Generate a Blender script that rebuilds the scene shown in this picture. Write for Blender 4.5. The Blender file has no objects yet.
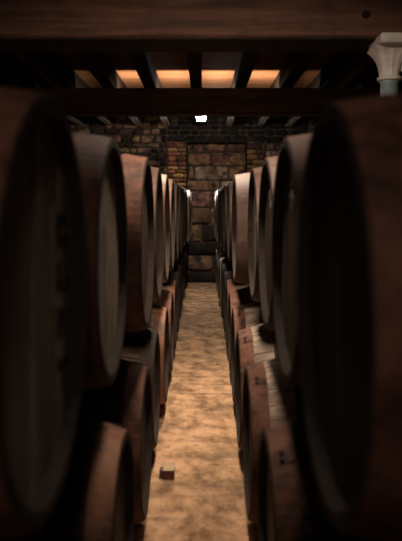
import bpy, bmesh, math, random
from mathutils import Vector, Matrix, noise
random.seed(11)
PI = math.pi
scene = bpy.context.scene
COL = scene.collection
CAM_H = 1.48
F_PX = 700.0

# ------------------------------------------------------------------ materials
def mat(name, base, dark=None, rough=0.7, metallic=0.0, scale=(4, 4, 4), nscale=3.0, detail=6.0,
        contrast=(0.35, 0.7), bump=0.15, bdist=0.004, bscale=None, stain=None, stain_scale=1.2,
        stain_range=(0.5, 0.7), tone_attr=False, rand=0.0, spec=0.4, rough_var=0.0):
    m = bpy.data.materials.new(name); m.use_nodes = True
    nt = m.node_tree; N = nt.nodes; L = nt.links
    N.clear()
    out = N.new('ShaderNodeOutputMaterial'); p = N.new('ShaderNodeBsdfPrincipled')
    L.new(p.outputs[0], out.inputs[0])
    p.inputs['Roughness'].default_value = rough
    p.inputs['Metallic'].default_value = metallic
    p.inputs['Specular IOR Level'].default_value = spec
    tc = N.new('ShaderNodeTexCoord'); mp = N.new('ShaderNodeMapping')
    mp.inputs['Scale'].default_value = scale
    vec = tc.outputs['Object']
    oi = N.new('ShaderNodeObjectInfo')
    add = N.new('ShaderNodeVectorMath'); add.operation = 'ADD'
    mul = N.new('ShaderNodeMath'); mul.operation = 'MULTIPLY'; mul.inputs[1].default_value = 37.0
    L.new(oi.outputs['Random'], mul.inputs[0])
    L.new(vec, add.inputs[0]); L.new(mul.outputs[0], add.inputs[1])
    L.new(add.outputs[0], mp.inputs['Vector'])
    n1 = N.new('ShaderNodeTexNoise'); n1.inputs['Scale'].default_value = nscale
    n1.inputs['Detail'].default_value = detail; n1.inputs['Roughness'].default_value = 0.65
    L.new(mp.outputs[0], n1.inputs['Vector'])
    dark = dark or tuple(c * 0.45 for c in base)
    r = N.new('ShaderNodeValToRGB')
    r.color_ramp.elements[0].position = contrast[0]; r.color_ramp.elements[0].color = (*dark, 1)
    r.color_ramp.elements[1].position = contrast[1]; r.color_ramp.elements[1].color = (*base, 1)
    L.new(n1.outputs['Fac'], r.inputs[0])
    colr = r.outputs['Color']
    def mixn(a, b, fac, mode='MIX'):
        x = N.new('ShaderNodeMix'); x.data_type = 'RGBA'; x.blend_type = mode
        for s, v in ((x.inputs[0], fac), (x.inputs[6], a), (x.inputs[7], b)):
            if hasattr(v, 'links'): L.new(v, s)
            else: s.default_value = v if not isinstance(v, tuple) else (*v, 1)
        return x.outputs[2]
    if stain:
        n2 = N.new('ShaderNodeTexNoise'); n2.inputs['Scale'].default_value = stain_scale
        n2.inputs['Detail'].default_value = 8; n2.inputs['Roughness'].default_value = 0.7
        L.new(add.outputs[0], n2.inputs['Vector'])
        mr = N.new('ShaderNodeMapRange'); mr.inputs[1].default_value = stain_range[0]; mr.inputs[2].default_value = stain_range[1]
        L.new(n2.outputs['Fac'], mr.inputs[0])
        colr = mixn(colr, stain, mr.outputs[0])
    if tone_attr:
        a = N.new('ShaderNodeVertexColor'); a.layer_name = 'tone'
        colr = mixn(colr, a.outputs['Color'], 1.0, 'MULTIPLY')
    if rand:
        mr = N.new('ShaderNodeMapRange'); mr.inputs[3].default_value = 1 - rand; mr.inputs[4].default_value = 1 + rand
        L.new(oi.outputs['Random'], mr.inputs[0])
        hs = N.new('ShaderNodeHueSaturation'); L.new(colr, hs.inputs['Color']); L.new(mr.outputs[0], hs.inputs['Value'])
        colr = hs.outputs[0]
    L.new(colr, p.inputs['Base Color'])
    if rough_var:
        mr = N.new('ShaderNodeMapRange'); mr.inputs[3].default_value = rough - rough_var; mr.inputs[4].default_value = rough + rough_var
        L.new(n1.outputs['Fac'], mr.inputs[0]); L.new(mr.outputs[0], p.inputs['Roughness'])
    if bump:
        b = N.new('ShaderNodeBump'); b.inputs['Strength'].default_value = bump; b.inputs['Distance'].default_value = bdist
        if bscale:
            n3 = N.new('ShaderNodeTexNoise'); n3.inputs['Scale'].default_value = bscale; n3.inputs['Detail'].default_value = 8
            L.new(add.outputs[0], n3.inputs['Vector']); L.new(n3.outputs['Fac'], b.inputs['Height'])
        else:
            L.new(n1.outputs['Fac'], b.inputs['Height'])
        L.new(b.outputs[0], p.inputs['Normal'])
    return m

M = {}
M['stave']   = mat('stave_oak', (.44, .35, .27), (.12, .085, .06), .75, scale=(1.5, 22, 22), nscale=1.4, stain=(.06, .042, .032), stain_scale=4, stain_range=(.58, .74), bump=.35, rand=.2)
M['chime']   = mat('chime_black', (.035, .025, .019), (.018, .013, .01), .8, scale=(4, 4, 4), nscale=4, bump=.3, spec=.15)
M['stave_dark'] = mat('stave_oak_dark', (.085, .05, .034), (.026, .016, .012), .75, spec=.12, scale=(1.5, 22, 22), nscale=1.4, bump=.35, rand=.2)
M['head']    = mat('head_oak', (.125, .088, .062), (.035, .024, .018), .75, spec=.15, scale=(10, 22, 1.6), nscale=1.5, stain=(.03, .023, .018), stain_scale=3.5, stain_range=(.5, .7), bump=.3, rand=.25)
M['head_pale'] = mat('head_oak_pale', (.30, .235, .17), (.09, .066, .048), .72, scale=(10, 22, 1.6), nscale=1.5, stain=(.06, .045, .035), stain_scale=3.5, stain_range=(.5, .7), bump=.3, rand=.15)
M['hoop']    = mat('hoop_brown_iron', (.17, .078, .052), (.045, .023, .016), .68, .0, spec=.12, nscale=9, scale=(1, 1, 1), detail=10, contrast=(.38, .62), stain=(.19, .105, .078), stain_scale=14, stain_range=(.55, .75), bump=.45, rand=.2, rough_var=.15)
M['hoop_rust'] = mat('hoop_rusty_iron', (.46, .19, .065), (.15, .065, .035), .65, .1, nscale=7, scale=(1, 1, 1), stain=(.11, .06, .045), stain_scale=7, stain_range=(.45, .58), bump=.35, rand=.1, rough_var=.15)
M['hoop_pink'] = mat('hoop_worn_iron', (.165, .11, .088), (.075, .045, .035), .62, .05, spec=.15, nscale=5, scale=(1, 1, 1), stain=(.20, .15, .13), stain_scale=8, stain_range=(.52, .75), bump=.3, rand=.12, rough_var=.15)
M['hoop_dark'] = mat('hoop_dark_iron', (.04, .026, .02), (.018, .012, .01), .7, .1, spec=.2, nscale=5, scale=(1, 1, 1), bump=.3, rand=.2)
M['hoop_bright'] = mat('hoop_lit_iron', (.42, .37, .33), (.3, .26, .23), .4, .3, nscale=5, scale=(1, 1, 1), bump=.3)  # pale tone painted in for light catching the farthest hoops
M['chalk']   = mat('chalk_white', (.62, .6, .57), (.3, .28, .26), .9, nscale=30, scale=(1, 1, 1), bump=.2)
M['label']   = mat('aged_paper', (.36, .25, .10), (.22, .15, .06), .85, nscale=12, scale=(1, 1, 1), bump=.1)
M['stencil'] = mat('stencil_ink', (.012, .010, .009), None, .85, nscale=30, scale=(1, 1, 1), bump=.1)
M['floor']   = mat('worn_floor', (.47, .285, .16), (.16, .09, .046), .8, spec=.15, scale=(3.4, 2.2, 1), nscale=2.4, detail=14, contrast=(.38, .60), stain=(.13, .08, .047), stain_scale=2.6, stain_range=(.50, .70), bump=.6, bdist=.008)
def floor_lines():
    nt = M['floor'].node_tree; N = nt.nodes; L = nt.links
    p = [n for n in N if n.type == 'BSDF_PRINCIPLED'][0]; src = p.inputs['Base Color'].links[0].from_socket
    tc = N.new('ShaderNodeTexCoord')
    wv = N.new('ShaderNodeTexWave'); wv.bands_direction = 'Y'; wv.inputs['Scale'].default_value = 1.15; wv.inputs['Distortion'].default_value = 1.2; wv.inputs['Detail'].default_value = 4; wv.inputs['Detail Scale'].default_value = 3
    L.new(tc.outputs['Object'], wv.inputs['Vector'])
    mr = N.new('ShaderNodeMapRange'); mr.inputs[1].default_value = .0; mr.inputs[2].default_value = .10; mr.inputs[3].default_value = 1; mr.inputs[4].default_value = 0
    L.new(wv.outputs['Fac'], mr.inputs[0])
    nz = N.new('ShaderNodeTexNoise'); nz.inputs['Scale'].default_value = 1.1; L.new(tc.outputs['Object'], nz.inputs['Vector'])
    m2 = N.new('ShaderNodeMapRange'); m2.inputs[1].default_value = .42; m2.inputs[2].default_value = .6; m2.inputs[4].default_value = .4; L.new(nz.outputs['Fac'], m2.inputs[0])
    mu = N.new('ShaderNodeMath'); mu.operation = 'MULTIPLY'; L.new(mr.outputs[0], mu.inputs[0]); L.new(m2.outputs[0], mu.inputs[1])
    x = N.new('ShaderNodeMix'); x.data_type = 'RGBA'; L.new(mu.outputs[0], x.inputs[0]); L.new(src, x.inputs[6]); x.inputs[7].default_value = (.11, .068, .04, 1)
    # fine dark specks
    sp = N.new('ShaderNodeTexNoise'); sp.inputs['Scale'].default_value = 26; sp.inputs['Detail'].default_value = 6; L.new(tc.outputs['Object'], sp.inputs['Vector'])
    m3 = N.new('ShaderNodeMapRange'); m3.inputs[1].default_value = .58; m3.inputs[2].default_value = .72; m3.inputs[4].default_value = .6; L.new(sp.outputs['Fac'], m3.inputs[0])
    y = N.new('ShaderNodeMix'); y.data_type = 'RGBA'; L.new(m3.outputs[0], y.inputs[0]); L.new(x.outputs[2], y.inputs[6]); y.inputs[7].default_value = (.09, .055, .035, 1)
    L.new(y.outputs[2], p.inputs['Base Color'])
floor_lines()
M['crack']   = mat('crack_dirt', (.05, .033, .022), None, .9, bump=0)
M['beam']    = mat('beam_timber', (.20, .098, .064), (.065, .034, .024), .7, spec=.2, scale=(.7, 8, 8), nscale=2.2, stain=(.05, .03, .024), stain_scale=2.2, stain_range=(.5, .75), bump=.5, rough_var=.1)
M['beam_dark'] = mat('beam_timber_dark', (.24, .155, .105), (.10, .066, .045), .8, spec=.2, scale=(.7, 8, 8), nscale=2.2, bump=.5)
M['joist']   = mat('joist_timber', (.035, .026, .02), (.015, .011, .009), .85, spec=.12, scale=(8, .7, 8), nscale=2, bump=.4)
M['sheen_end'] = mat('sheen_timber', (.85, .82, .78), (.3, .26, .22), .5, scale=(14, .8, 3), nscale=2.6, contrast=(.42, .6), bump=.3)  # pale colour painted in for the sheen of light on joist undersides
M['board']   = mat('ceiling_pine', (.33, .165, .085), (.21, .10, .05), .9, scale=(.9, 9, 9), nscale=1.8, bump=.2, spec=.05)
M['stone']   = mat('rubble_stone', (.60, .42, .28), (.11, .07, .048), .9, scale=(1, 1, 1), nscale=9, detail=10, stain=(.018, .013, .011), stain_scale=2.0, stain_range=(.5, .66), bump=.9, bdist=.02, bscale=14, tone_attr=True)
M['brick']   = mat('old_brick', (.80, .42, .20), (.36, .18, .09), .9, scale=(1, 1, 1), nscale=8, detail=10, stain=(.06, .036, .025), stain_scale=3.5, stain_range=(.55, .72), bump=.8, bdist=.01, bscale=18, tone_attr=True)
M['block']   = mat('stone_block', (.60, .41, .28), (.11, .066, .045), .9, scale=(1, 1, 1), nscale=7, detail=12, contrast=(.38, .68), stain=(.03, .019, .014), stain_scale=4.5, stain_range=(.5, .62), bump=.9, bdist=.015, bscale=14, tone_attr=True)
M['mortar']  = mat('dark_mortar', (.11, .075, .052), (.03, .021, .016), .95, nscale=10, scale=(1, 1, 1), bump=.6, bdist=.01)
M['plaster'] = mat('side_wall', (.16, .12, .09), (.05, .038, .03), .9, nscale=2, scale=(1, 1, 1), bump=.5, bdist=.01)
M['cream']   = mat('cream_paint', (.80, .76, .73), (.6, .57, .54), .4, nscale=14, scale=(1, 1, 1), bump=.25, spec=.5)
M['bluegrey'] = mat('bluegrey_paint', (.30, .38, .40), (.2, .27, .29), .35, nscale=10, scale=(1, 1, 1), bump=.2, spec=.5)
M['rail']    = mat('rail_timber', (.10, .07, .05), (.04, .028, .02), .8, scale=(8, .8, 8), nscale=2, bump=.3)
M['redwood'] = mat('red_brown_block', (.13, .045, .028), (.075, .028, .02), .6, nscale=8, scale=(1, 1, 1), bump=.1)
M['tanwood'] = mat('tan_block_top', (.42, .29, .17), (.28, .19, .11), .8, nscale=10, scale=(1, 1, 1), bump=.1)
M['housing'] = mat('lamp_housing', (.2, .2, .2), None, .5, .3, bump=0)
def emis(name, col, s):
    m = bpy.data.materials.new(name); m.use_nodes = True
    p = m.node_tree.nodes['Principled BSDF']
    p.inputs['Emission Color'].default_value = (*col, 1); p.inputs['Emission Strength'].default_value = s
    p.inputs['Base Color'].default_value = (.8, .8, .8, 1)
    return m
M['lamp_glass'] = emis("lamp_glass", (.93, .93, .90), 150)

# ------------------------------------------------------------------ helpers
def link(name, bm, m, parent=None, smooth=False, loc=None):
    me = bpy.data.meshes.new(name)
    bmesh.ops.recalc_face_normals(bm, faces=bm.faces)
    bm.to_mesh(me); bm.free()
    for mm in (m if isinstance(m, (list, tuple)) else [m]): me.materials.append(mm)
    if smooth:
        for p in me.polygons: p.use_smooth = True
    o = bpy.data.objects.new(name, me); COL.objects.link(o)
    if parent: o.parent = parent
    if loc: o.location = loc
    return o
def box(bm, lo, hi, bevel=0.0, jit=0.0):
    lo, hi = Vector(lo), Vector(hi)
    r = bmesh.ops.create_cube(bm, size=1.0)
    for v in r['verts']:
        v.co = Vector(((lo[i] + hi[i]) / 2 + v.co[i] * (hi[i] - lo[i]) for i in range(3)))
        if jit: v.co += Vector(random.uniform(-jit, jit) for _ in range(3))
    if bevel:
        es = list({e for v in r['verts'] for e in v.link_edges})
        bmesh.ops.bevel(bm, geom=es, offset=bevel, segments=2, affect='EDGES')
    return r
def empty(name, loc, rz=0):
    o = bpy.data.objects.new(name, None); COL.objects.link(o)
    o.empty_display_size = .1; o.location = loc; o.rotation_euler = (0, 0, rz)
    return o
def tag(o, label=None, cat=None, group=None, kind=None):
    if label: o['label'] = label
    if cat: o['category'] = cat
    if group: o['group'] = group
    if kind: o['kind'] = kind
    return o
def copy_tree(o, parent=None):
    c = o.copy(); COL.objects.link(c)
    if parent: c.parent = parent
    for ch in [x for x in bpy.data.objects if x.parent == o]: copy_tree(ch, c)
    return c

# ------------------------------------------------------------------ casks
# local frame: centre of the cask at the origin, axis along x, front head at -x
LEN = .96
def rad(x, r, R):
    t = abs(x) / (LEN / 2)
    return R - (R - r) * t ** 2
def stave_mesh(r, R, nst, seed):
    rnd = random.Random(seed)
    bm = bmesh.new()
    xs = [-.5, -.485, -.42, -.34, -.25, -.16, -.08, 0, .08, .16, .25, .34, .42, .485, .5]
    xs = [x * LEN for x in xs]
    # angles: each stave has edges with a groove
    wid = [rnd.uniform(.75, 1.25) for _ in range(nst)]; s = sum(wid)
    a = 0; prof = []
    for w in wid:
        da = w / s * 2 * PI; off = rnd.uniform(-.0012, .0012)
        prof += [(a, -.004), (a + .006, off), (a + da * .5, off + .0006), (a + da - .006, off)]
        a += da
    n = len(prof)
    rings = []
    for x in xs:
        rr = rad(x, r, R)
        ring = []
        for (an, d) in prof:
            e = 0
            if abs(x) > LEN / 2 - .001: e = -.003
            q = rr + d + e
            ring.append(bm.verts.new((x, q * math.cos(an), q * math.sin(an))))
        rings.append(ring)
    # chime: lip, inner wall, croze
    def extra(x, q): return [bm.verts.new((x, q * math.cos(an), q * math.sin(an))) for (an, d) in prof]
    sgn = -1
    f1 = extra(-LEN / 2, r - .024); f2 = extra(-LEN / 2 + .04, r - .034)
    b1 = extra(LEN / 2, r - .024); b2 = extra(LEN / 2 - .04, r - .034)
    rings = [f2, f1] + rings + [b1, b2]
    for A, B in zip(rings, rings[1:]):
        for i in range(n):
            j = (i + 1) % n
            bm.faces.new((A[i], A[j], B[j], B[i]))
    me = bpy.data.meshes.new('staves')
    bmesh.ops.recalc_face_normals(bm, faces=bm.faces)
    for f in bm.faces:
        fc = f.calc_center_median()
        if abs(fc.x) > LEN / 2 * .985 or math.hypot(fc.y, fc.z) < r - .004: f.material_index = 1
    bm.to_mesh(me); bm.free()
    return me
def head_mesh(r, side, seed):
    """boards clipped to a disc, slightly uneven, recessed .042 behind the chime"""
    rnd = random.Random(seed)
    bm = bmesh.new()
    q = r - .031; nb = 7; y = -q
    x0 = side * (LEN / 2 - .029)
    ws = [rnd.uniform(.8, 1.2) for _ in range(nb)]; s = sum(ws)
    for w in ws:
        y1 = y + w / s * 2 * q; g = .0016
        ya, yb = y + g, y1 - g; off = rnd.uniform(-.0015, .0015)
        pts = []
        K = 8
        for k in range(K + 1):
            yy = ya + (yb - ya) * k / K; pts.append((yy, math.sqrt(max(q * q - yy * yy, 0))))
        up = [(a, b) for a, b in pts]; dn = [(a, -b) for a, b in reversed(pts)]
        poly = up + dn
        fr = [bm.verts.new((x0 + side * off, a, b)) for a, b in poly]
        bk = [bm.verts.new((x0 - side * .02, a, b)) for a, b in poly]
        try:
            bm.faces.new(fr); bm.faces.new(bk)
            for i in range(len(poly)):
                j = (i + 1) % len(poly)
                bm.faces.new((fr[i], fr[j], bk[j], bk[i]))
        except ValueError: pass
        y = y1
    # backing so the grooves are not open
    bmesh.ops.remove_doubles(bm, verts=bm.verts, dist=1e-5)
    c = bmesh.ops.create_cone(bm, cap_ends=True, segments=48, radius1=q, radius2=q, depth=.006)
    bmesh.ops.rotate(bm, verts=c['verts'], matrix=Matrix.Rotation(PI / 2, 3, 'Y'))
    bmesh.ops.translate(bm, verts=c['verts'], vec=(x0 - side * .016, 0, 0))
    me = bpy.data.meshes.new('head')
    bmesh.ops.recalc_face_normals(bm, faces=bm.faces)
    bm.to_mesh(me); bm.free()
    return me
def hoop_mesh(xa, xb, r, R, seed, t=.0035):
    rnd = random.Random(seed)
    bm = bmesh.new(); n = 72; rings = []
    pr = []
    w = xb - xa
    for (x, d) in ((xa, -.002), (xa, t * .7), (xa + .003 * (1 if w > 0 else -1), t), (xa + w / 2, t * 1.0), (xb - .003, t), (xb, t * .7), (xb, -.002)):
        pr.append((x, rad(x, r, R) + d))
    for k in range(n):
        an = 2 * PI * k / n
        wob = .0006 * math.sin(3 * an + seed)
        rings.append([bm.verts.new((x, (q + wob) * math.cos(an), (q + wob) * math.sin(an))) for x, q in pr])
    for k in range(n):
        A, B = rings[k], rings[(k + 1) % n]
        for i in range(len(pr)):
            j = (i + 1) % len(pr)
            bm.faces.new((A[i], A[j], B[j], B[i]))
    # overlap plate of the hoop, a second thickness over a short arc
    a0 = 1.9
    A = []
    for k in range(7):
        an = a0 + .03 * k
        A.append([bm.verts.new((x, (q + d) * math.cos(an), (q + d) * math.sin(an))) for (x, q, d) in
                  ((xa + .004, rad(xa, r, R), t * .9), (xa + .006, rad(xa, r, R), t * 1.9), (xb - .006, rad(xb, r, R), t * 1.9), (xb - .004, rad(xb, r, R), t * .9))])
    for k in range(6):
        for i in range(3):
            bm.faces.new((A[k][i], A[k][i + 1], A[k + 1][i + 1], A[k + 1][i]))
    bm.faces.new(A[0]); bm.faces.new(A[-1])
    me = bpy.data.meshes.new('hoop')
    bmesh.ops.recalc_face_normals(bm, faces=bm.faces)
    bm.to_mesh(me); bm.free()
    for p in me.polygons: p.use_smooth = False
    return me
def rivet_mesh():
    bm = bmesh.new()
    r = bmesh.ops.create_uvsphere(bm, u_segments=12, v_segments=8, radius=.011)
    for v in bm.verts: v.co.z *= .5
    me = bpy.data.meshes.new('rivet'); bm.to_mesh(me); bm.free()
    return me
RIV = rivet_mesh()
TIERS = {'upper': dict(r=.367, R=.410, hoops=((.0, .105), (.20, .255), (.335, .39))),
         'lower': dict(r=.322, R=.410, hoops=((.0, .078), (.185, .235), (.325, .375)))}
MESH = {}
for tier, T in TIERS.items():
    MESH[tier] = dict(staves=[stave_mesh(T['r'], T['R'], 30, s) for s in (1, 2)],
                      head=[[head_mesh(T['r'], sd, s) for s in (3, 4)] for sd in (-1, 1)], hoops=[])
    for (a, b) in T['hoops']:
        e = .004
        MESH[tier]['hoops'].append(('front', hoop_mesh(-LEN / 2 + a + (e if a == 0 else 0), -LEN / 2 + b, T['r'], T['R'], a * 9)))
        MESH[tier]['hoops'].append(('back', hoop_mesh(LEN / 2 - b, LEN / 2 - a - (e if a == 0 else 0), T['r'], T['R'], a * 7)))
def make_cask(tier, hoop_m, stave_m, head_m, seed, rivets=False):
    T = TIERS[tier]; MM = MESH[tier]
    root = empty('oak_cask', (0, 0, 0))
    def part(name, me, m, parent=root):
        o = bpy.data.objects.new(name, me.copy()); COL.objects.link(o); o.parent = parent
        o.data.materials.append(m); return o
    part('staves', MM['staves'][seed % 2], stave_m).data.materials.append(M['chime'])
    part('head', MM['head'][0][seed % 2], head_m)
    part('head', MM['head'][1][seed % 2], head_m)
    for i, (side, me) in enumerate(MM['hoops']):
        h = part('hoop', me, hoop_m if i < 2 else (M['hoop_dark'] if hoop_m is not M['hoop_rust'] else M['hoop']))
        if i == 0 and rivets:
            for k, an in enumerate((1.96, 2.04)):
                x = -LEN / 2 + .038
                q = rad(x, T['r'], T['R']) + .0065
                rv = bpy.data.objects.new('rivet', RIV); COL.objects.link(rv); rv.parent = h
                if not RIV.materials: RIV.materials.append(M['hoop_dark'])
                rv.location = (x, q * math.cos(an), q * math.sin(an)); rv.rotation_euler = (an - PI / 2, 0, 0)
    return root
PROTO = {}
def proto(key):
    if key not in PROTO:
        tier, hm, sm, hd, seed, riv = key
        PROTO[key] = [make_cask(tier, M[hm], M[sm], M[hd], seed, riv), False]
    return PROTO[key]
def place_cask(key, side, X, y, zc, label, group, tw=0.0, yaw=0.0):
    p = proto(key)
    if not p[1]: o = p[0]; p[1] = True
    else: o = copy_tree(p[0])
    cx = side * (X + LEN / 2)
    o.location = (cx, y, zc)
    # tw turns the cask on its axis; the casks of the left row are turned half round so their front head faces the aisle
    o.rotation_euler = (tw, 0, (PI if side < 0 else 0) + yaw)
    tag(o, label, 'cask', group)
    return o

P = .903
U0, L0 = 1.235, 2.24
ZU = CAM_H - .170
ZL = .410 + .004
XL_U = [.262, .268, .236, .242, .245, .245, .24, .235, .23, .215, .19, .19, .19]
XR_U = [.213, .245, .268, .274, .215, .25, .24, .225, .215, .20, .19, .185, .19]
XL_L = [.25, .25, .265, .255, .255, .26, .265, .27, .28, .29, .29, .29]
XR_L = [.20, .195, .20, .21, .22, .225, .23, .23, .225, .22, .22, .22]
NU, NL = 13, 12
ordw = ['nearest', 'second', 'third', 'fourth', 'fifth', 'sixth', 'seventh', 'eighth', 'ninth', 'tenth', 'eleventh', 'twelfth', 'last']
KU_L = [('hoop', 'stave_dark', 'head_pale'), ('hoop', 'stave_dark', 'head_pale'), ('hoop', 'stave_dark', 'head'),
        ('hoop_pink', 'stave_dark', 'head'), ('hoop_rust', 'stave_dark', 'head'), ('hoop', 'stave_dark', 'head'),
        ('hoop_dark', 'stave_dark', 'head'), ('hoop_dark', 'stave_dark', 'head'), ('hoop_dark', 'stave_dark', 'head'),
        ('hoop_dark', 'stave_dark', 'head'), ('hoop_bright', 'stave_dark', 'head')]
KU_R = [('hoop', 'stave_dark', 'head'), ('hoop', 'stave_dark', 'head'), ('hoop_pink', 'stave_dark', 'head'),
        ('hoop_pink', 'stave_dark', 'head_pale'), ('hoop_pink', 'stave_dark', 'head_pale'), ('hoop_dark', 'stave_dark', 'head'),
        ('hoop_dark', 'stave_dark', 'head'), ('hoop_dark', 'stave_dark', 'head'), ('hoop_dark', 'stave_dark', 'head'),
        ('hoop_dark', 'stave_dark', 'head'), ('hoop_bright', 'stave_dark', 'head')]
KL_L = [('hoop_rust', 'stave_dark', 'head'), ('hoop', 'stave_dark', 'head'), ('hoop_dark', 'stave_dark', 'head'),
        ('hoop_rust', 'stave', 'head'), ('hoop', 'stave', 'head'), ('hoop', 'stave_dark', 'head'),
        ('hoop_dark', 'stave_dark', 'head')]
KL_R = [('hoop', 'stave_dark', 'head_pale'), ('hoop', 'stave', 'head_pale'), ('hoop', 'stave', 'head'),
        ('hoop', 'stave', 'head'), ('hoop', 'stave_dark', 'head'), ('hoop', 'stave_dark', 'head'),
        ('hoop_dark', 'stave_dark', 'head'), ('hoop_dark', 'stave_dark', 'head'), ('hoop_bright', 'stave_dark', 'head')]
def kget(L, i): return L[min(i, len(L) - 1)]
LAB = {
 ('U', -1, 0): 'very large blurred dark cask head filling the left edge, faint stencil marks on it',
 ('U', -1, 1): 'brown hooped cask with pale streaked head, upper left tier, behind the blurred edge cask',
 ('U', -1, 2): 'reddish brown hooped dark-headed cask, third in the upper left tier from the camera',
 ('U', -1, 3): 'cask with pale pinkish hoop top, fourth in the upper left tier from the camera',
 ('U', -1, 4): 'cask with orange rusty top hoop, fifth in the upper left tier from the camera',
 ('U', 1, 0): 'very large dark blurred cask head filling the right edge, below the cream column capital',
 ('U', 1, 1): 'dark cask with a yellowed label near its top, directly behind the large right-edge cask',
 ('U', 1, 2): 'pale topped cask, third in the upper right tier from the camera, narrow chalk-marked head',
 ('U', 1, 3): 'pinkish hooped cask with white drips on its head, fourth in upper right tier',
 ('U', 1, 4): 'pinkish hooped cask with a small white framed label, fifth in upper right tier',
 ('L', -1, 0): 'rusty orange hooped cask at the bottom left, nearest one seen in lower left tier',
 ('L', -1, 1): 'dark cask with a brown hoop beside the aisle, second seen in lower left tier',
 ('L', -1, 2): 'black cask standing before the bright orange-hooped one in the lower left tier',
 ('L', -1, 3): 'cask with bright orange rusty hoop and dusty staves on lower left tier',
 ('L', -1, 4): 'rust-red hooped cask just beyond the bright orange-hooped one, lower left tier',
 ('L', 1, 0): 'brown cask at bottom right with two hoop rivets, nearest seen in lower tier',
 ('L', 1, 1): 'brown hooped cask with pale stave patches, second seen in lower right tier',
 ('L', 1, 2): 'rust brown hooped cask with dusty grey staves, third seen in lower right tier',
 ('L', 1, 3): 'brown hooped cask on the floor, fourth seen in lower right tier',
}
casks = {}
for side in (-1, 1):
    sn = 'left' if side < 0 else 'right'
    for tier, n, y0, zc, XS, KS, tn in (('upper', NU, U0, ZU, XL_U if side < 0 else XR_U, KU_L if side < 0 else KU_R, 'U'),
                                        ('lower', NL, L0, ZL, XL_L if side < 0 else XR_L, KL_L if side < 0 else KL_R, 'L')):
        for i in range(n):
            if side > 0 and tier == 'upper' and i == NU - 1: XSv = .185
            hm, sm, hd = kget(KS, i)
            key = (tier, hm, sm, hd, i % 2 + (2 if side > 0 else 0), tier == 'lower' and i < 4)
            if i == n - 1: lab = f'small distant cask at the far end of the {tier} {sn} tier, by the stone wall'
            else: lab = f'dark oak cask, {ordw[i]} from the camera in the {tier} {sn} tier'
            if tier == 'lower' and i < n - 1: lab = f'dark oak cask on the floor, {ordw[i]} seen in the lower {sn} tier'
            lab = LAB.get((tn, side, i), lab)
            rr = random.Random(i * 7 + side * 3 + (50 if tier == 'upper' else 0))
            tw = 0 if (tier == 'lower' and side > 0 and i < 4) else rr.choice((0, PI))
            o = place_cask(key, side, XS[i], y0 + P * i, zc, lab, f'casks of the {tier} {sn} tier', tw, 0)
            casks[(tn, side, i)] = o
            if tier == 'upper' and i == 0:
                q = .968 if side > 0 else .985
                o.scale = (q, q, q); o.location.z -= .410 * (1 - q); o.location.x -= side * LEN / 2 * (1 - q)

# marks and labels on cask heads (children, flat in reality)
def mark(cask, name, m, side, X, strokes, label=None):
    """strokes: (y0,z0,y1,z1,width) in world coordinates on the head plane"""
    bm = bmesh.new()
    xs = side * (X + .0255)
    for (ya, za, yb, zb, w) in strokes:
        d = Vector((0, yb - ya, zb - za)); ln = d.length; d.normalize()
        nrm = Vector((0, -d.z, d.y)) * w / 2
        a, b = Vector((xs, ya, za)), Vector((xs, yb, zb))
        f = []
        for dx in (0, side * .004):
            f.append([bm.verts.new(p + Vector((dx, 0, 0))) for p in (a - nrm, b - nrm, b + nrm, a + nrm)])
        bm.faces.new(f[0]); bm.faces.new(f[1])
        for i in range(4): bm.faces.new((f[0][i], f[0][(i + 1) % 4], f[1][(i + 1) % 4], f[1][i]))
    o = link(name, bm, m)
    bpy.context.view_layer.update()
    o.parent = cask; o.matrix_parent_inverse = cask.matrix_world.inverted()
    if label: o['label'] = label
    return o
def zz(h): return CAM_H + h
c = casks[('U', -1, 0)]
mark(c, 'stencil_mark', M['stencil'], -1, XL_U[0], [
    (1.40, zz(-.03), 1.48, zz(-.03), .02), (1.40, zz(-.075), 1.48, zz(-.075), .02), (1.40, zz(-.03), 1.40, zz(-.075), .018), (1.48, zz(-.03), 1.48, zz(-.075), .018),
    (1.41, zz(-.115), 1.41, zz(-.165), .02), (1.40, zz(-.165), 1.49, zz(-.165), .02),
    (1.41, zz(-.21), 1.41, zz(-.27), .02), (1.41, zz(-.21), 1.48, zz(-.27), .018), (1.48, zz(-.21), 1.41, zz(-.245), .018),
    (1.40, zz(-.32), 1.49, zz(-.32), .02), (1.445, zz(-.32), 1.445, zz(-.38), .02)], 'dark faded stencil letters')
mark(c, 'chalk_streak', M['head_pale'], -1, XL_U[0], [(1.35, zz(.0), 1.35, zz(-.2), .018)], 'pale chalk streak')
mark(c, 'chalk_streak', M['head_pale'], -1, XL_U[0], [(1.46, zz(.09), 1.52, zz(.045), .022)], 'pale slanting chalk streak')
for i, (lh, wh) in {1: (.115, .02), 2: (.115, .0), 3: (.11, .01), 4: (.16, .01)}.items():
    c = casks[('U', 1, i)]; y = U0 + P * i
    mark(c, 'paper_label', M['label'], 1, XR_U[i], [(y - .01, zz(lh), y - .01, zz(lh - .075), .06)], 'yellowed paper label')
    if i == 4:
        mark(c, 'white_label', M['chalk'], 1, XR_U[i], [(y - .05, zz(.085), y - .05, zz(0), .012), (y + .03, zz(.085), y + .03, zz(0), .012), (y - .05, zz(.085), y + .03, zz(.085), .012), (y - .05, zz(0), y + .03, zz(0), .012)], 'white outlined label')
    else:
        rr = random.Random(i)
        mark(c, 'white_drip', M['chalk'], 1, XR_U[i], [(y + rr.uniform(-.05, .05), zz(.06 - .035 * k), y + rr.uniform(-.05, .05), zz(.02 - .035 * k), rr.uniform(.008, .02)) for k in range(5 if i == 3 else 2)], 'white wax drips')

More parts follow.
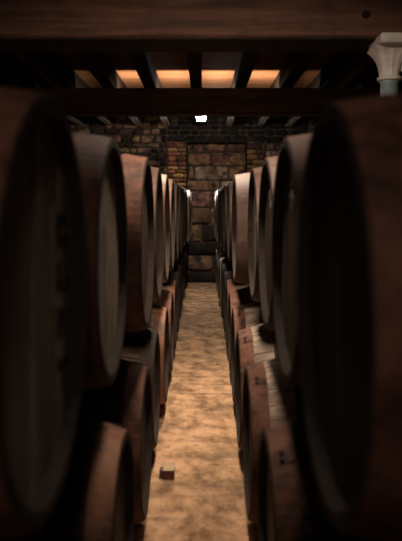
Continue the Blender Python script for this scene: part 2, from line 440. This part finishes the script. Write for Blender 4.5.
# rails between the tiers and on them
gap_lo = ZL + .412; gap_hi = ZU - .4125
for side in (-1, 1):
    sn = 'left' if side < 0 else 'right'
    for k, dx in enumerate((-.10, .10)):
        bm = bmesh.new(); cx = side * (.24 + LEN / 2) + dx
        z0 = gap_lo; z1 = gap_hi
        box(bm, (cx - .035, .80, z0), (cx + .035, 12.55, z1), .003)
        o = link('stacking_rail', bm, M['rail'])
        tag(o, f'dark timber rail between the {sn} cask tiers, the {"nearer" if (dx * side < 0) else "farther"} one to the aisle', 'rail', 'rails between cask tiers')
# casks nearest the camera also rest on a lower one outside the frame
for side in (-1, 1):
    key = ('lower', 'hoop_dark', 'stave_dark', 'head', 1, False)
    sn = 'left' if side < 0 else 'right'
    place_cask(key, side, .25 if side < 0 else .2, L0 - P, ZL, f'cask on the floor right under the large blurred {sn} edge cask', f'casks of the lower {sn} tier')

# ------------------------------------------------------------------ room
RX = 3.0; YF = 12.95; YB = -2.0; HB = CAM_H + 1.69
def struct(name, bm, m): return tag(link(name, bm, m), kind='structure')
# floor: gently uneven sheet with thickness
bm = bmesh.new()
nx, ny = 40, 120
g = [[bm.verts.new((-RX + 2 * RX * i / nx, YB + (YF + .2 - YB) * j / ny, 0)) for i in range(nx + 1)] for j in range(ny + 1)]
for j in range(ny):
    for i in range(nx): bm.faces.new((g[j][i], g[j][i + 1], g[j + 1][i + 1], g[j + 1][i]))
fl = struct('floor', bm, M['floor'])
# joints across the floor as shallow dark seams
def seam(y, x0, x1, w, seed, name='floor_seam'):
    rnd = random.Random(seed); bm = bmesh.new(); prev = None
    n = 24
    for k in range(n + 1):
        x = x0 + (x1 - x0) * k / n; yy = y + .02 * noise.noise(Vector((x * 3, seed, 0))); ww = w * rnd.uniform(.3, 1.2)
        a, b = bm.verts.new((x, yy - ww / 2, .0012)), bm.verts.new((x, yy + ww / 2, .0012))
        if prev: bm.faces.new((prev[0], a, b, prev[1]))
        prev = (a, b)
    return tag(link(name, bm, M['crack']), kind='structure')
seam(5.45, -.12, .32, .016, 4, 'trim_1')

# side and back walls, ceiling
bm = bmesh.new(); box(bm, (-RX - .2, YB, 0), (-RX, YF + .4, HB)); struct('wall_left', bm, M['plaster'])
bm = bmesh.new(); box(bm, (RX, YB, 0), (RX + .2, YF + .4, HB)); struct('wall_right', bm, M['plaster'])
bm = bmesh.new(); box(bm, (-RX - .2, YB - .2, 0), (RX + .2, YB, HB)); struct('wall_back', bm, M['plaster'])
bm = bmesh.new()
y = YB - .2
while y < YF + .4:
    w = .13; box(bm, (-RX - .2, y + .003, HB + random.uniform(0, .003)), (RX + .2, y + w - .003, HB + .03)); y += w
box(bm, (-RX - .2, YB - .2, HB + .025), (RX + .2, YF + .4, HB + .06))
struct('ceiling', bm, M['board'])

# far wall: core, rubble, brick quoins, recessed blocked doorway
DX0, DX1, DTOP = -.30, .80, CAM_H + 1.15
bm = bmesh.new()
box(bm, (-RX, YF + .02, 0), (DX0, YF + .4, HB)); box(bm, (DX1, YF + .02, 0), (RX, YF + .4, HB)); box(bm, (DX0, YF + .02, DTOP), (DX1, YF + .4, HB))
box(bm, (DX0 - .05, YF + .22, 0), (DX1 + .05, YF + .4, DTOP + .05))
struct('wall_far', bm, M['mortar'])
def stones(name, m, areas, bw, bh, depth, joint, seed, tone, skip=None):
    rnd = random.Random(seed); bm = bmesh.new(); cl = bm.loops.layers.color.new('tone')
    for (x0, z0, x1, z1, yf) in areas:
        z = z0; row = 0
        while z < z1 - .02:
            h = min(bh * rnd.uniform(.75, 1.3), z1 - z)
            x = x0 - (bw * .5 * rnd.uniform(.3, 1) if row % 2 else 0)
            while x < x1:
                w = bw * rnd.uniform(.55, 1.45)
                xa, xb = max(x, x0), min(x + w, x1)
                if xb - xa > .03 and not (skip and skip((xa + xb) / 2, z + h / 2)):
                    j = joint * rnd.uniform(.6, 1.4); cx0, cx1, cz0, cz1 = xa + j / 2, xb - j / 2, z + j / 2, z + h - j / 2
                    dp = depth * rnd.uniform(.4, 1.1); ch = min(.3 * h, .02)
                    K = 10
                    # rounded-rectangle outlines, jittered
                    def ring(ins, yy, jit):
                        out = []
                        ax, bx_, az, bz = cx0 + ins, cx1 - ins, cz0 + ins, cz1 - ins
                        c_ = min(.35 * (bx_ - ax), .35 * (bz - az), .03)
                        for (px, pz) in ((ax + c_, az), ((ax + bx_) / 2, az), (bx_ - c_, az), (bx_, az + c_), (bx_, (az + bz) / 2), (bx_, bz - c_), (bx_ - c_, bz), ((ax + bx_) / 2, bz), (ax + c_, bz), (ax, bz - c_), (ax, (az + bz) / 2), (ax, az + c_)):
                            out.append(bm.verts.new((px + rnd.uniform(-jit, jit), yy + rnd.uniform(-jit, jit) * .6, pz + rnd.uniform(-jit, jit))))
                        return out
                    jt = joint * .35
                    R0 = ring(0, yf + .03, jt * .5); R1 = ring(.001, yf - dp * .5, jt); R2 = ring(ch, yf - dp, jt)
                    cen = bm.verts.new(((cx0 + cx1) / 2, yf - dp - rnd.uniform(0, .012), (cz0 + cz1) / 2))
                    fs = []
                    for A, B in ((R0, R1), (R1, R2)):
                        for i in range(12): fs.append(bm.faces.new((A[i], A[(i + 1) % 12], B[(i + 1) % 12], B[i])))
                    for i in range(12): fs.append(bm.faces.new((R2[i], R2[(i + 1) % 12], cen)))
                    t = tone(rnd, (xa + xb) / 2, z + h / 2)
                    for f in fs:
                        f.smooth = True
                        for lp in f.loops: lp[cl] = (*t, 1)
                x += w
            z += h; row += 1
    return tag(link(name, bm, m), kind='structure')
def wall_tone(z, top=.0):
    # damp black staining on the lowest metre of masonry and a darker band right under the ceiling
    return 1.0
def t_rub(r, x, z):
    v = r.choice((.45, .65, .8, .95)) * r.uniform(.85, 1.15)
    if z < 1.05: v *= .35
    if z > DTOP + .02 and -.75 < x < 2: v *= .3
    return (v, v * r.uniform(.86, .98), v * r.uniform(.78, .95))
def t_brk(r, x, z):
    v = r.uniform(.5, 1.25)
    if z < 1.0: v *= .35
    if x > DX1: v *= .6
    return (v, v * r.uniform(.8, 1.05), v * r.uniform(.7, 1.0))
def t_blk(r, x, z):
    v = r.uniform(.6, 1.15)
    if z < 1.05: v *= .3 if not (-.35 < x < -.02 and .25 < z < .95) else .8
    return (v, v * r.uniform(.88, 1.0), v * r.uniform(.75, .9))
inq = lambda x, z: (DX0 - .40 < x < DX1 + .40 and z < DTOP) or (DX0 - .01 < x < DX1 + .01)and z < DTOP
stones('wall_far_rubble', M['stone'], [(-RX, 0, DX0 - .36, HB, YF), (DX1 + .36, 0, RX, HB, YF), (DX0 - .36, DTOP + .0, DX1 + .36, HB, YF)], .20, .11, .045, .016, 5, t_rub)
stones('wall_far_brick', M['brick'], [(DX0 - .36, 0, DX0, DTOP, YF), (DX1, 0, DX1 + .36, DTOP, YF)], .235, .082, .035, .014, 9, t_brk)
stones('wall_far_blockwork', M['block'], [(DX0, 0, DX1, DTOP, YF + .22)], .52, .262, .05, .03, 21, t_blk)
bm = bmesh.new(); box(bm, (DX0 - .01, YF - .045, 0), (DX0 + .015, YF + .25, DTOP + .02), .004); box(bm, (DX1 - .015, YF - .045, 0), (DX1 + .01, YF + .25, DTOP + .02), .004); box(bm, (DX0, YF - .045, DTOP - .01), (DX1, YF + .25, DTOP + .03), .004)
struct('recess_shade', bm, M['joist'])  # dark strips standing in for the shadow along the recess edges
# ------------------------------------------------------------------ beams, joists
BH = CAM_H + 1.118
def beam(name, y0, y1, z0, z1, m, label):
    bm = bmesh.new()
    n = 40; xs = [-RX + 2 * RX * i / n for i in range(n + 1)]
    rings = []
    for x in xs:
        w = lambda s: .006 * noise.noise(Vector((x * 1.3, s, y0)))
        c_ = .018
        rings.append([bm.verts.new((x, yy, zz_)) for yy, zz_ in (
            (y0 + w(1), z0 + c_), (y0 + c_ + w(1), z0 + w(2)), (y1 - c_, z0 + w(2)), (y1, z0 + c_), (y1, z1), (y0 + w(3), z1))])
    for A, B in zip(rings, rings[1:]):
        for i in range(6): bm.faces.new((A[i], A[(i + 1) % 6], B[(i + 1) % 6], B[i]))
    bm.faces.new(rings[0]); bm.faces.new(rings[-1])
    o = link(name, bm, m); tag(o, label, 'beam')
    return o
b1 = beam('ceiling_beam', 4.69, 5.06, BH, CAM_H + 1.443, M['beam'], 'large reddish brown timber beam across the top, nearest the camera')
b2 = beam('ceiling_beam', 8.70, 8.98, BH, CAM_H + 1.443, M['beam_dark'], 'dark timber beam across the aisle behind the nearest brown beam')
bm = bmesh.new(); box(bm, (-2.95, 4.70, BH - .012), (2.95, 5.09, BH + .0005), .002); link('soffit_shade', bm, M['joist'], b1)  # dark strip added for the shade under the near beam
# bolt head and edge batten on the beams
bm = bmesh.new(); box(bm, (-2.95, 5.06, BH), (2.95, 5.085, BH + .03), .003); bt = link('batten', bm, M['beam'], b1)
bm = bmesh.new(); box(bm, (-2.95, 8.685, BH - .0), (2.95, 8.70, BH + .022), .002); link('batten', bm, M['beam'], b2)
for (x) in (1.09,):
    bm = bmesh.new(); r = bmesh.ops.create_cone(bm, cap_ends=True, segments=6, radius1=.03, radius2=.026, depth=.025)
    bmesh.ops.rotate(bm, verts=bm.verts, matrix=Matrix.Rotation(PI / 2, 3, 'X')); bmesh.ops.translate(bm, verts=bm.verts, vec=(x, 4.69 - .008, CAM_H + 1.27))
    link('bolt', bm, M['hoop_dark'], b1)
JX = [-2.75, -2.22, -1.70, -1.17, -.66, -.085, .47, 1.04, 1.56, 2.1, 2.65]
JZ = CAM_H + 1.443
for i, x in enumerate(JX):
    bm = bmesh.new(); w = .07
    box(bm, (x - w, YB, JZ), (x + w, YF + .02, HB), .008)
    o = link('ceiling_joist', bm, M['joist'])
    side = 'left' if x < 0 else 'right'
    order = sorted([q for q in JX if (q < 0) == (x < 0)], key=abs).index(x)
    tag(o, f'dark ceiling joist running along the cellar, {ordw[order] if order else "closest"} {"one " if order else ""}{side} of the white lamp', 'joist', 'ceiling joists')
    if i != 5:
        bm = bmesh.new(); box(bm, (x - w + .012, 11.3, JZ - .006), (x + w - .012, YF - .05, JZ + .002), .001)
        pl = link('sheen_strip', bm, M['sheen_end'], o); pl['label'] = 'painted sheen under the joist end'  # pale strip in place of light shining on the joist

# ------------------------------------------------------------------ column with capital
S = 1.243
def sy(v): return v * S
col = empty('iron_column', (1.27, 4.76, 0))
tag(col, 'cream capital and blue-grey shaft of an iron column under the near beam', 'column')
cx, cy = 1.268, 4.76
def rel(bm): bmesh.ops.translate(bm, verts=bm.verts, vec=(-1.27, -4.76, 0))
def lathe(bm, prof, cx, cy, n=32, cap=True):
    rings = [[bm.verts.new((cx + q * math.cos(2 * PI * k / n), cy + q * math.sin(2 * PI * k / n), z)) for k in range(n)] for q, z in prof]
    for A, B in zip(rings, rings[1:]):
        for i in range(n): bm.faces.new((A[i], A[(i + 1) % n], B[(i + 1) % n], B[i]))
    if cap: bm.faces.new(rings[0]); bm.faces.new(rings[-1])
zt = BH; ztb = CAM_H + .849 * S      # abacus top / bottom
zr = CAM_H + (204 - 75) * 4.7 / F_PX  # ring top
zr2 = CAM_H + (204 - 79.5) * 4.7 / F_PX
bm = bmesh.new(); box(bm, (1.16, 4.55, ztb), (1.50, 4.90, zt - .002), .006); rel(bm); link('abacus', bm, M['cream'], col)
# bell: fluted concave flare from a round neck to a wide square top
bm = bmesh.new(); n = 48; K = 12; rings = []
for k in range(K + 1):
    t = k / K; z = zr + (ztb - zr) * t
    hw = .068 + (.095 + .0) * 0 + .062 * t ** 2.2
    ring = []
    for q in range(n):
        a = 2 * PI * q / n; ca, sa = math.cos(a), math.sin(a)
        sq = 1 / max(abs(ca), abs(sa)); rr = hw * (1 * (1 - t * .85 - .1) + sq * (t * .85 + .1))
        rr *= 1 - .035 * abs(math.sin(a * 6))
        ring.append(bm.verts.new((cx - .0 + rr * ca, cy + .01 + rr * sa, z)))
    rings.append(ring)
for A, B in zip(rings, rings[1:]):
    for i in range(n): bm.faces.new((A[i], A[(i + 1) % n], B[(i + 1) % n], B[i]))
bm.faces.new(rings[0]); bm.faces.new(rings[-1])
rel(bm); link('capital_bell', bm, M['cream'], col)
# bracket wing on the right, reaching forward under the abacus
bm = bmesh.new()
pts = []
for k in range(9):
    t = k / 8; pts.append((4.73 - .16 * t ** 2, zr + .03 + (ztb - zr - .03) * t))
pts.append((4.76, ztb)); pts.append((4.76, zr + .03))
for xx in (1.345, 1.365):
    pass
A = [bm.verts.new((1.340, a, b)) for a, b in pts]; B = [bm.verts.new((1.372, a, b)) for a, b in pts]
bm.faces.new(A); bm.faces.new(B)
for i in range(len(pts)): bm.faces.new((A[i], A[(i + 1) % len(pts)], B[(i + 1) % len(pts)], B[i]))
rel(bm); link('bracket', bm, M['cream'], col)
bm = bmesh.new(); lathe(bm, [(.066, zr - .006), (.078, zr - .004), (.084, zr - .012), (.084, zr - .020), (.076, zr2), (.066, zr2)], cx, cy); rel(bm); link('neck_ring', bm, M['cream'], col, True)
bm = bmesh.new(); lathe(bm, [(.11, 0), (.11, .03), (.08, .05), (.061, .08), (.060, zr2 - .02), (.066, zr2 - .012), (.066, zr2 + .002)], cx, cy); rel(bm); link('shaft', bm, M['bluegrey'], col, True)

# ------------------------------------------------------------------ small wooden block on the floor
blk = empty('wooden_block', (-.19, 3.80, 0))
tag(blk, 'small red-brown wooden block lying on the floor by the left casks', 'block')
bm = bmesh.new(); box(bm, (-.024, -.045, 0), (.036, .045, .046), .002); link('block_body', bm, M['redwood'], blk)
bm = bmesh.new(); box(bm, (-.024, -.043, .046), (.036, .08, .049), .001); t_ = link('block_top', bm, M['tanwood'], blk)
bm = bmesh.new(); box(bm, (-.045, -.03, .0), (-.024, .03, .044), .002); link('side_cleat', bm, M['redwood'], blk)

# ------------------------------------------------------------------ lamps
def lamp(x, y, z, w, power, col_, label, strength, size=.1, drop=.05, down=0, tilt=0, up=0):
    L_ = empty('ceiling_lamp', (x, y, z)); tag(L_, label, 'lamp', None)
    bm = bmesh.new(); box(bm, (-w / 2 - .02, -.09, .0), (w / 2 + .02, .09, .035), .008)
    if z + .035 < HB - .01 and not up: box(bm, (-.015, -.015, .03), (.015, .015, HB - z), .0)
    link('housing', bm, M['housing'], L_)
    bm = bmesh.new()
    r = bmesh.ops.create_cube(bm, size=1)
    for v in bm.verts:
        k = 1 if v.co.z > 0 else .72
        v.co = Vector((v.co.x * w * k, v.co.y * .15 * k, -.05 + v.co.z * .10))
    bmesh.ops.bevel(bm, geom=list(bm.edges), offset=.005, segments=2, affect='EDGES')
    m = M['lamp_glass'] if y > 10 else emis('lamp_glass', col_, strength)
    link('diffuser', bm, m, L_)
    for k, pw, upw in (('POINT', power * (1 - down - up), 0), ('AREA', power * down, 0), ('AREA', power * up, 1)):
        if pw <= 0 or (k == 'POINT' and y > 10): continue
        ld = bpy.data.lights.new('lamp_light', k); ld.energy = pw; ld.color = col_
        if k == 'POINT': ld.shadow_soft_size = size
        else: ld.shape = 'DISK'; ld.size = .12 if y > 10 else .3; ld.spread = math.radians(150)
        lo = bpy.data.objects.new('lamp_light', ld); COL.objects.link(lo); lo.location = (x, y, z - .12 - (size if k == 'POINT' else 0) - (.005 if y > 10 else drop))
        lo.rotation_euler = (math.radians(tilt) + PI * upw, 0, 0)
        if upw: lo.location.z = z + .05; ld.size = .12
    return L_
lamp(-.03, 11.0, CAM_H + 1.407, .17, 80, (1.0, .88, .76), 'bright white glowing lamp above the aisle before the far stone wall', 12, down=.35)
up = empty('ceiling_lamp', (-.06, 9.085, CAM_H + 1.15)); tag(up, 'added unseen uplight fixed to the back of the dark second beam', 'lamp')  # unseen uplight, added to brighten the ceiling boards past the beam
bm = bmesh.new(); box(bm, (-1.05, -.102, 0), (1.05, .06, .03), .006); link('housing', bm, M['housing'], up)
bm = bmesh.new(); box(bm, (-1.0, -.06, .03), (1.0, .05, .055), .006); link('diffuser', bm, emis('lamp_glass', (1.0, .74, .48), 6), up)  # glass of the added unseen uplight
ld = bpy.data.lights.new('lamp_light', 'AREA'); ld.energy = 46; ld.color = (1.0, .80, .60); ld.shape = 'RECTANGLE'; ld.size = 2.0; ld.size_y = .1  # light of the added unseen uplight
lo = bpy.data.objects.new('lamp_light', ld); COL.objects.link(lo); lo.location = (-.06, 9.09, CAM_H + 1.215); lo.rotation_euler = (PI - .25, 0, 0)
lamp(.03, 5.35, CAM_H + 1.6, .2, 84, (1.0, .82, .64), 'added unseen lamp hanging close behind the large reddish brown near beam', 6, down=1)  # unseen, added to light the floor and cask tops
lamp(.04, 2.9, CAM_H + 1.5, .2, 38, (1.0, .78, .60), 'added unseen lamp above the aisle nearest the camera', 4, down=1, tilt=22)  # out of view, added to light the near beam face and aisle
lamp(.05, -1.0, CAM_H + 1.5, .2, 32, (1.0, .82, .70), 'added unseen lamp near the cellar wall behind the camera', 4)  # out of view, added as front fill for the near casks

w = bpy.data.worlds.new('World'); scene.world = w; w.use_nodes = True
w.node_tree.nodes['Background'].inputs[0].default_value = (.9, .8, .7, 1)
w.node_tree.nodes['Background'].inputs[1].default_value = .012

# ------------------------------------------------------------------ camera
cd = bpy.data.cameras.new('camera'); co = bpy.data.objects.new('camera', cd); COL.objects.link(co)
co.location = (0, 0, CAM_H); co.rotation_euler = (PI / 2, 0, 0)
cd.sensor_fit = 'HORIZONTAL'; cd.sensor_width = 36; cd.lens = F_PX / 402 * 36
cd.shift_x = -2 / 402; cd.shift_y = (204 - 270.5) / 402
cd.clip_start = .05
cd.dof.use_dof = True; cd.dof.focus_distance = 6.5; cd.dof.aperture_fstop = 3.6
scene.camera = co
vs = scene.view_settings; vs.view_transform = 'Standard'; vs.look = 'None'; vs.gamma = 1; vs.use_curve_mapping = False; vs.exposure = 0.0
